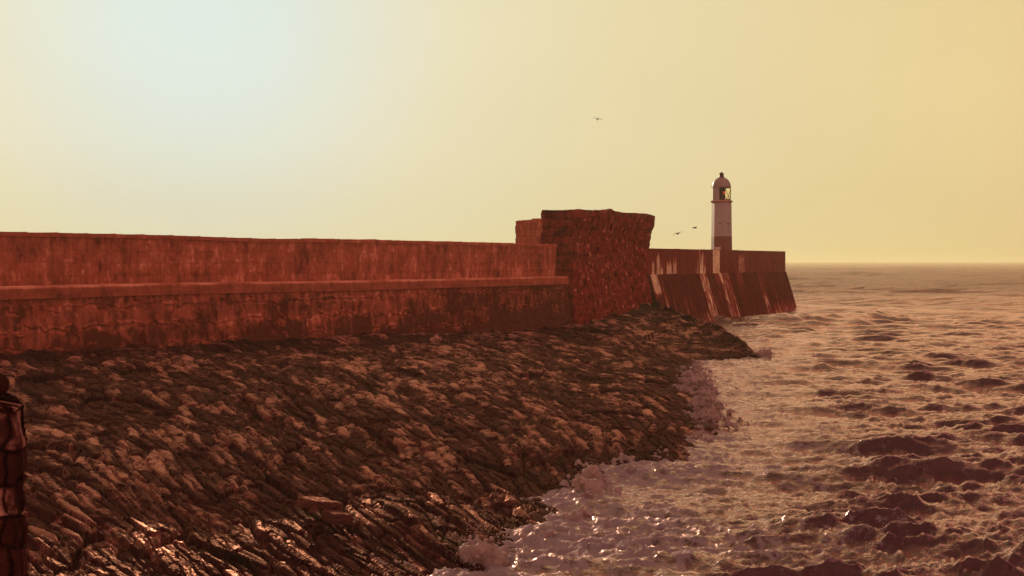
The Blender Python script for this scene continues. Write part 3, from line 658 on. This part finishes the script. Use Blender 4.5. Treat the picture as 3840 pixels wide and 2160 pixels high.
# ------------------------------------------------------------------ lighthouse
LY = 169.5; LX = (1815.2-1288)/FX*LY; LROT = -math.atan2(LX, LY)
lh = empty('lighthouse', (LX, LY, 5.9), LROT)
tag(lh, 'white hexagonal lighthouse with a dark foot, round lantern and domed top on the pier head', 'lighthouse')
Z0 = 1.0                          # eye level above the deck (HC - 5.9)
HEX = [math.radians(-13.5+30+60*k) for k in range(6)]     # corners; 0 faces the viewer, + to the right
def hexpt(a, r, z): return (r*math.sin(a), -r*math.cos(a), z)
def hexring(name, levels, mat):
    bm = bmesh.new(); rr = [[bm.verts.new(hexpt(a, r, z)) for a in HEX] for r, z in levels]
    for p, q_ in zip(rr, rr[1:]):
        for i in range(6): bm.faces.new((p[i], p[(i+1) % 6], q_[(i+1) % 6], q_[i]))
    bm.faces.new(rr[0]); bm.faces.new(rr[-1])
    o = bm_obj(name, bm, mat, lh); bv = o.modifiers.new('soft_edge', 'BEVEL'); bv.width = .02; bv.segments = 2; return o
def tower_r(z): return 1.315-(z-Z0+1.)*(.115/8.0)
hexring('foot_band', [(tower_r(0), 0.), (tower_r(Z0+2.94)+.004, Z0+2.94)], M_DARKBAND)
hexring('tower', [(tower_r(Z0+2.944), Z0+2.944), (tower_r(Z0+7.0), Z0+7.0)], M_WHITE)
lathe('gallery', [(1.15, Z0+6.96), (1.24, Z0+7.0), (1.31, Z0+7.05), (1.335, Z0+7.11), (1.31, Z0+7.17), (1.22, Z0+7.22), (1.10, Z0+7.24)], M_TRIM, lh)
def curved(name, a0, a1, z0, z1, r, th, mat, n=40, parent=None):
    bm = bmesh.new(); rows = []
    for k in range(n+1):
        a = math.radians(a0+(a1-a0)*k/n)
        rows.append([bm.verts.new(hexpt(a, rr, zz)) for rr, zz in ((r, z0), (r, z1), (r-th, z1), (r-th, z0))])
    for p, q_ in zip(rows, rows[1:]):
        for i in range(4): bm.faces.new((p[i], p[(i+1) % 4], q_[(i+1) % 4], q_[i]))
    bm.faces.new(rows[0]); bm.faces.new(rows[-1])
    return bm_obj(name, bm, mat, parent or lh, False)
LR = 1.075; W0, W1 = Z0+7.36, Z0+8.70; GA0, GA1 = -13, 158
body = curved('lantern_wall', GA1, 360+GA0, Z0+7.242, Z0+8.78, LR, .06, M_WHITE, 64)
for p in body.data.polygons: p.use_smooth = False
curved('sill', GA0, GA1, Z0+7.242, W0, LR+.03, .14, M_IRON)
curved('lintel', GA0, GA1, W1, Z0+8.78, LR+.03, .12, M_IRON)
gl = curved('window_pane', GA0+1, GA1-1, W0, W1, LR-.03, .012, M_GLASS)
def bar(path, r):
    bm = bmesh.new(); pts = []
    for (a0, z0), (a1, z1) in zip(path, path[1:]):
        for k in range(13):
            f = k/12; a = math.radians(a0+(a1-a0)*f); pts.append(hexpt(a, LR+.005, z0+(z1-z0)*f))
    tube(bm, pts, r); return bm_obj('glazing_bar', bm, M_IRON, lh, True)
bar([(GA0, W0), (GA0, W1)], .035); bar([(GA1, W0), (GA1, W1)], .035)
for a0, z0, a1, z1 in ((-12, W1, 35, W0), (35, W0, 80, W1), (80, W1, 122, W0), (122, W0, 156, W1)): bar([(a0, z0), (a1, z1)], .035)
bar([(88, W0), (88, W1)], .028)
dome = [(LR+.03, Z0+8.785), (LR+.04, Z0+8.83)]
for k in range(1, 16):
    z = k/15*1.155; dome.append((1.10*math.sqrt(1-(z/1.205)**2), Z0+8.83+z))
lathe('dome', dome+[(.30, Z0+9.99)], M_DOME, lh, 56)
lathe('vent_cap', [(.31, Z0+9.99), (.31, Z0+10.05), (.25, Z0+10.26), (.25, Z0+10.33), (.335, Z0+10.36), (.325, Z0+10.39), (.03, Z0+10.64), (.02, Z0+10.645)], M_IRON, lh, 24, False)
bm = bmesh.new(); box(bm, (-.16, -.3, Z0+7.25), (.36, .3, Z0+7.7)); box(bm, (.0, -.2, Z0+7.7), (.45, .22, Z0+8.55)); box(bm, (-.3, .15, Z0+7.7), (.3, .6, Z0+8.7))
lamp = bm_obj('lamp_stand', bm, M_IRON, lh)
for z in (8.20, 7.98):
    bm = bmesh.new(); bmesh.ops.create_uvsphere(bm, u_segments=12, v_segments=8, radius=.055)
    bmesh.ops.translate(bm, verts=bm.verts, vec=(.28, -.24, Z0+z)); bm_obj('red_light', bm, M_RED, lamp, True)
# plates on the main and right faces, with the rust running from one
def on_face(aF, u, z, out=0.):
    r = tower_r(z)*math.cos(math.radians(30))+out; a = math.radians(aF)
    return Vector((r*math.sin(a)+u*math.cos(a), -r*math.cos(a)+u*math.sin(a), z))
def plate(name, aF, u0, u1, z0, z1, out, mat):
    bm = bmesh.new(); v = []
    for o_ in (-.02, out):
        for u, z in ((u0, z0), (u1, z0), (u1, z1), (u0, z1)): v.append(bm.verts.new(on_face(aF, u, z, o_)))
    for f in ((0, 1, 2, 3), (4, 5, 6, 7), (0, 1, 5, 4), (1, 2, 6, 5), (2, 3, 7, 6), (3, 0, 4, 7)): bm.faces.new([v[i] for i in f])
    return bm_obj(name, bm, mat, lh)
plate('slot_hood', -13.5, -.13, .24, Z0+4.44, Z0+4.52, .07, M_RUST)
plate('slot_hood', 46.5, -.18, .16, Z0+4.38, Z0+4.52, .07, M_RUST)
plate('rust_streak', 46.5, -.03, .03, Z0+3.3, Z0+4.38, .004, M_RUST)
bm = bmesh.new(); tube(bm, [hexpt(math.radians(-92), LR+.0, Z0+8.78), hexpt(math.radians(-92), LR+.12, Z0+8.84), hexpt(math.radians(-92), LR+.16, Z0+8.98), hexpt(math.radians(-92), LR+.05, Z0+9.0)], .025); bm_obj('hook', bm, M_IRON, lh, True)
# hand-painted word at the foot
def graffiti():
    S = [[(0, 1), (.62, 1)], [(.31, 1), (.30, 0)], [(.72, 0), (.98, .95), (1.24, .05)], [(.80, .35), (1.16, .38)], [(1.42, 1), (1.40, 0)], [(1.86, .98), (1.42, .48), (1.9, .02)],
         [(2.1, 1), (2.08, .0)], [(2.1, 1), (2.58, 1.04)], [(2.09, .52), (2.5, .55)], [(2.08, 0), (2.6, .04)]]
    bm = bmesh.new(); h = .25; u0 = -.64; zb_ = Z0+1.42
    for st in S:
        for (x0, y0), (x1, y1) in zip(st, st[1:]):
            d = Vector((x1-x0, y1-y0)).normalized(); n_ = Vector((-d.y, d.x))*.085
            v = []
            for o_ in (-.003, .006):
                for px, py in ((x0+n_.x, y0+n_.y), (x1+n_.x, y1+n_.y), (x1-n_.x, y1-n_.y), (x0-n_.x, y0-n_.y)):
                    v.append(bm.verts.new(on_face(-13.5, u0+px*h*1.3, zb_+py*h, o_+.004)))
            for f in ((0, 1, 2, 3), (4, 5, 6, 7), (0, 1, 5, 4), (1, 2, 6, 5), (2, 3, 7, 6), (3, 0, 4, 7)): bm.faces.new([v[i] for i in f])
    bm_obj('graffiti', bm, M_CHALK, lh)
graffiti()

# ------------------------------------------------------------------ near stone pillar at the left edge
def pillar():
    Dn = 14.; e = (70-1288)/FX*(Dn+.42)
    root = empty('stone_pillar', (e-.6, Dn+.4, 0.)); tag(root, 'rough dry stone pillar with a rounded stone on top beside the rocky slope', 'pillar')
    poly = [Vector((e-1.6, Dn)), Vector((e, Dn)), Vector((e-.02, Dn+.42)), Vector((e-1.6, Dn+.6))]
    def rel(x, y, S, Z, f):
        E, r, ds, dt = blocks(S, Z, .34, .125, 510, .12)
        d = .05*(r-.5)-.045*(1-sstep(0, .022, E))+.012*ridged(S*16, Z*7, 3, 516)+.03*ridged(S*3.4, Z*1.2, 4, 511)+.02*fbm(S*9, Z*6, 4, 512)-.01
        d = d+.06*fbm(S*0+3, Z*2.2, 3, 514)+.025*fbm(S*3, Z*7, 3, 518)
        return d, .36+.5*(r-.5)+.22*fbm(S*5, Z*1.8, 4, 513)-.40*(1-sstep(0, .03, E))+.20*fbm(S*20, Z*9, 3, 517)+.25*(r > .93)
    def ztop(x, y): return HC-1.42+np.interp(x, [e-1.6, e-.28, e-.22, e], [.2, .16, .08, -.02])+.04*fbm(x*6, y*6, 3, 515)
    o = ring_solid('masonry', poly, 0., ztop, M_NEAR, root, .014, .016, rel, cap=10); o.matrix_parent_inverse = root.matrix_basis.inverted()
    bm = bmesh.new(); bmesh.ops.create_icosphere(bm, subdivisions=5, radius=1.)
    V = np.array([v.co for v in bm.verts]); k = 1+.10*fbm(V[:, 0]*1.6+V[:, 2], V[:, 1]*1.6-V[:, 2]*.7, 4, 520)+.04*fbm(V[:, 0]*5+V[:, 2]*4, V[:, 1]*5, 4, 521)
    V = np.sign(V)*np.abs(V)**.85; V *= k[:, None]
    for v, c in zip(bm.verts, V): v.co = (e-.40+c[0]*.26, Dn+.22+c[1]*.2, HC-1.24+c[2]*.14)
    o = bm_obj('cap_stone', bm, M_NEAR, root, True); a = o.data.attributes.new('tone', 'FLOAT', 'POINT'); a.data.foreach_set('value', np.full(len(o.data.vertices), .25, np.float32))
    o.matrix_parent_inverse = root.matrix_basis.inverted()
pillar()

# ------------------------------------------------------------------ gulls
def gull(px, py, dist, wl, wr, label, scale=1., yaw=0., pitch=0.):
    X = (px-1288)/FX*dist; Zc = HC+(657-py)/FX*dist
    bm = bmesh.new()
    # body: beak to tail along -y (towards the viewer)
    prof = [(-.30, .006, 0), (-.245, .014, .0), (-.235, .032, .004), (-.19, .045, .008), (-.14, .042, .004), (-.05, .075, -.008), (.05, .082, -.012), (.16, .055, -.004), (.24, .032, .0), (.33, .03, .004), (.36, .012, .004)]
    rings = []
    for y, r, z in prof:
        fl = .45 if y > .22 else 1.; wd = 1.5 if y > .28 else 1.
        rings.append([bm.verts.new((r*wd*math.cos(a), y, z+r*fl*math.sin(a))) for a in [2*math.pi*i/12 for i in range(12)]])
    for p, q_ in zip(rings, rings[1:]):
        for i in range(12): bm.faces.new((p[i], p[(i+1) % 12], q_[(i+1) % 12], q_[i]))
    bm.faces.new(rings[0]); bm.faces.new(rings[-1])
    for w in (wl, wr):
        pts = [(0., 0.)]+w; n = len(pts); rr = []
        for k in range(25):
            f = k/24*(n-1); i = min(int(f), n-2); t = f-i; t2 = t*t*(3-2*t)*.4+t*.6
            x = pts[i][0]*(1-t)+pts[i+1][0]*t; z = pts[i][1]*(1-t2)+pts[i+1][1]*t2
            g = k/24; ch = .15*(1-g**2.2)+.012; sw = -.05*math.sin(min(1, g*2.2)*math.pi/2)+.16*max(0, g-.4)
            th = .028*(1-g)+.007
            rr.append([bm.verts.new((x, sw+ch*.5*math.cos(a), z+.02+th*math.sin(a)+.3*ch*.1*math.cos(a))) for a in [2*math.pi*i_/10 for i_ in range(10)]])
        for p, q_ in zip(rr, rr[1:]):
            for i in range(10): bm.faces.new((p[i], p[(i+1) % 10], q_[(i+1) % 10], q_[i]))
        bm.faces.new(rr[0]); bm.faces.new(rr[-1])
    o = bm_obj('seagull', bm, M_GULL, None, True)
    rm = o.modifiers.new('fuse', 'REMESH'); rm.mode = 'VOXEL'; rm.voxel_size = .011; rm.use_smooth_shade = True
    o.location = (X, dist, Zc); o.rotation_euler = (pitch, 0, yaw); o.scale = (scale,)*3
    tag(o, label, 'gull', 'gulls flying round the breakwater')
gull(1503, 300, 150., [(-.10, .09), (-.22, .115), (-.40, .10), (-.56, .075)], [(.12, .055), (.28, .03), (.48, -.05), (.70, -.155)], 'dark gull highest in the open sky, wings spread wide above the bastion', 1., .15, -.05)
gull(1705, 588, 150., [(-.12, .06), (-.24, .04), (-.46, -.10), (-.62, -.27)], [(.10, .09), (.20, .15), (.42, .175), (.66, .17)], 'gull with one drooping wing and one level wing low beside the bastion', 1., .45, .1)
gull(1748, 573, 152., [(-.14, .05), (-.28, .02), (-.46, -.08), (-.55, -.16)], [(.16, .08), (.32, .11), (.5, .09), (.64, .04)], 'smallest gull gliding with half folded wings nearest the lighthouse', .95, 1.0, .15)

# ------------------------------------------------------------------ a few loose slabs that stand out on the slope
def boulder(px, py, D, sx, sy, sz, rz, tilt, label, seed, tone):
    X = (px-1288)/FX*D; Zc = HC-(py-657)/FX*D
    bm = bmesh.new(); bmesh.ops.create_cube(bm, size=2.); bmesh.ops.subdivide_edges(bm, edges=bm.edges, cuts=14, use_grid_fill=True)
    V = np.array([v.co for v in bm.verts]); R = V/np.maximum(np.linalg.norm(V, axis=1, keepdims=True), .01); V = V*.8+R*.25
    k = 1+.22*fbm(V[:, 0]*1.1+seed, V[:, 1]*1.1+V[:, 2]*.6, 4, seed)+.10*fbm(V[:, 0]*4+V[:, 2]*3, V[:, 1]*4+seed, 4, seed+5)
    V = V*k[:, None]; V[:, 2] += .15*fbm(V[:, 0]*2.5, V[:, 1]*.8, 3, seed+9)
    for v, c in zip(bm.verts, V): v.co = (c[0]*sx, c[1]*sy, c[2]*sz)
    o = bm_obj('rock_slab', bm, M_BOULDER, None, False); a = o.data.attributes.new('tone', 'FLOAT', 'POINT'); a.data.foreach_set('value', (tone+.3*fbm(V[:, 0]*3, V[:, 1]*3+seed, 3, seed)).astype(np.float32))
    o.location = (X, D, Zc); o.rotation_euler = (tilt, .12, rz); tag(o, label, 'rock', 'loose slabs on the rocky slope')

boulder(802, 1268, 34.4, .33, .85, .12, .42, -.07, 'pale flat rock slab lying on the dark slope near the breaking foam', 5, .42)
boulder(848, 1302, 33.0, .24, .40, .12, .5, -.04, 'smaller brown rock block just below the pale flat slab', 9, .22)

# ------------------------------------------------------------------ haze
def haze():
    m = bpy.data.materials.new('sea_haze'); m.use_nodes = True; nt = m.node_tree; nt.nodes.clear()
    out = nt.nodes.new('ShaderNodeOutputMaterial'); v = nt.nodes.new('ShaderNodeVolumePrincipled')
    v.inputs['Color'].default_value = (.86, .93, .62, 1); v.inputs['Density'].default_value = HAZE_D; v.inputs['Anisotropy'].default_value = .3
    nt.links.new(v.outputs[0], out.inputs['Volume'])
    bm = bmesh.new(); box(bm, (-7500, -60, -3.2), (7500, 7600, 25.)); o = bm_obj('haze', bm, m); tag(o, kind='stuff')
    o['label'] = 'thin warm sea haze hanging over the breakwater and water'; o['category'] = 'haze'
HAZE_D = .0002
haze()

# ------------------------------------------------------------------ sky, sun, camera
w = bpy.data.worlds.new('World'); scene.world = w; w.use_nodes = True; nt = w.node_tree; bg = nt.nodes['Background']; L = nt.links.new
sky = nt.nodes.new('ShaderNodeTexSky'); sky.sky_type = 'NISHITA'; sky.sun_disc = False; sky.sun_elevation = SUN_EL; sky.sun_rotation = SUN_AZ; sky.dust_density = 6.; sky.air_density = 1.5
tc = nt.nodes.new('ShaderNodeTexCoord'); dt = N(nt, 'ShaderNodeVectorMath', operation='DOT_PRODUCT'); L(tc.outputs['Generated'], dt.inputs[0]); dt.inputs[1].default_value = SUN
ac = N(nt, 'ShaderNodeMath', operation='ARCCOSINE'); L(dt.outputs['Value'], ac.inputs[0])
an = N(nt, 'ShaderNodeMath', operation='DIVIDE'); L(ac.outputs[0], an.inputs[0]); an.inputs[1].default_value = math.pi
deg = lambda x: x/180.
SKY = [(0, (.655, .785, .765)), (deg(3.), (.66, .78, .745)), (deg(6.2), (.725, .755, .64)), (deg(10), (.785, .735, .515)), (deg(16), (.805, .70, .425)), (deg(24), (.815, .665, .36)), (deg(31), (.81, .63, .31)),
       (deg(40), (.78, .52, .28)), (deg(50), (.60, .35, .23)), (deg(63), (.42, .19, .155)), (deg(84), (.26, .09, .105)), (deg(100), (.62, .25, .21)), (deg(116), (1.08, .45, .37)), (1., (1.08, .44, .37))]
rp = ramp(nt, SKY, 'LINEAR'); L(an.outputs[0], rp.inputs[0])
nz = N(nt, 'ShaderNodeTexNoise', Scale=2.2, Detail=3., Roughness=.5); mp = N(nt, 'ShaderNodeMapping'); mp.inputs['Scale'].default_value = (1, 1, 2.2); L(tc.outputs['Generated'], mp.inputs['Vector']); L(mp.outputs[0], nz.inputs['Vector'])
nr = N(nt, 'ShaderNodeMapRange'); L(nz.outputs['Fac'], nr.inputs['Value']); nr.inputs['From Min'].default_value = .3; nr.inputs['From Max'].default_value = .7; nr.inputs['To Min'].default_value = 9.5; nr.inputs['To Max'].default_value = 10.2
# the air dims the sky towards the horizon
sx_ = N(nt, 'ShaderNodeSeparateXYZ'); L(tc.outputs['Generated'], sx_.inputs[0])
el = ramp(nt, [(0, (.97, .95, .86)), (.03, (.985, .975, .94)), (.09, (1, 1, 1))], 'EASE'); L(sx_.outputs['Z'], el.inputs[0])
em = N(nt, 'ShaderNodeMixRGB', blend_type='MULTIPLY'); em.inputs[0].default_value = 1.; L(rp.outputs[0], em.inputs[1]); L(el.outputs[0], em.inputs[2])
sc_ = N(nt, 'ShaderNodeVectorMath', operation='SCALE'); L(em.outputs[0], sc_.inputs[0]); L(nr.outputs[0], sc_.inputs['Scale'])
mx = N(nt, 'ShaderNodeMix', data_type='RGBA'); mx.inputs[0].default_value = .985; L(sky.outputs[0], mx.inputs[6]); L(sc_.outputs[0], mx.inputs[7]); L(mx.outputs[2], bg.inputs['Color']); bg.inputs['Strength'].default_value = .1

sl = bpy.data.lights.new('sun', 'SUN'); sl.energy = 3.4; sl.angle = math.radians(.6); sl.color = (1., .78, .52)
so = bpy.data.objects.new('sun', sl); COL.objects.link(so); so.rotation_euler = SUN.to_track_quat('Z', 'Y').to_euler()

cam = bpy.data.cameras.new('camera'); cam.lens = 50.; cam.sensor_width = 36.; cam.clip_start = .1; cam.clip_end = 20000.
cam.shift_y = -(724.5-657)/2576.
co = bpy.data.objects.new('camera', cam); COL.objects.link(co); co.location = (0, 0, HC); co.rotation_euler = (math.radians(90), 0, 0); scene.camera = co

vs = scene.view_settings; vs.view_transform = 'Standard'; vs.look = 'None'; vs.gamma = 1.; vs.use_curve_mapping = False; vs.exposure = 0.
scene.cycles.use_denoising = True; scene.cycles.denoising_input_passes = 'RGB_ALBEDO_NORMAL'; scene.cycles.denoising_prefilter = 'ACCURATE'; scene.cycles.max_bounces = 6; scene.cycles.volume_bounces = 1; scene.cycles.transparent_max_bounces = 8
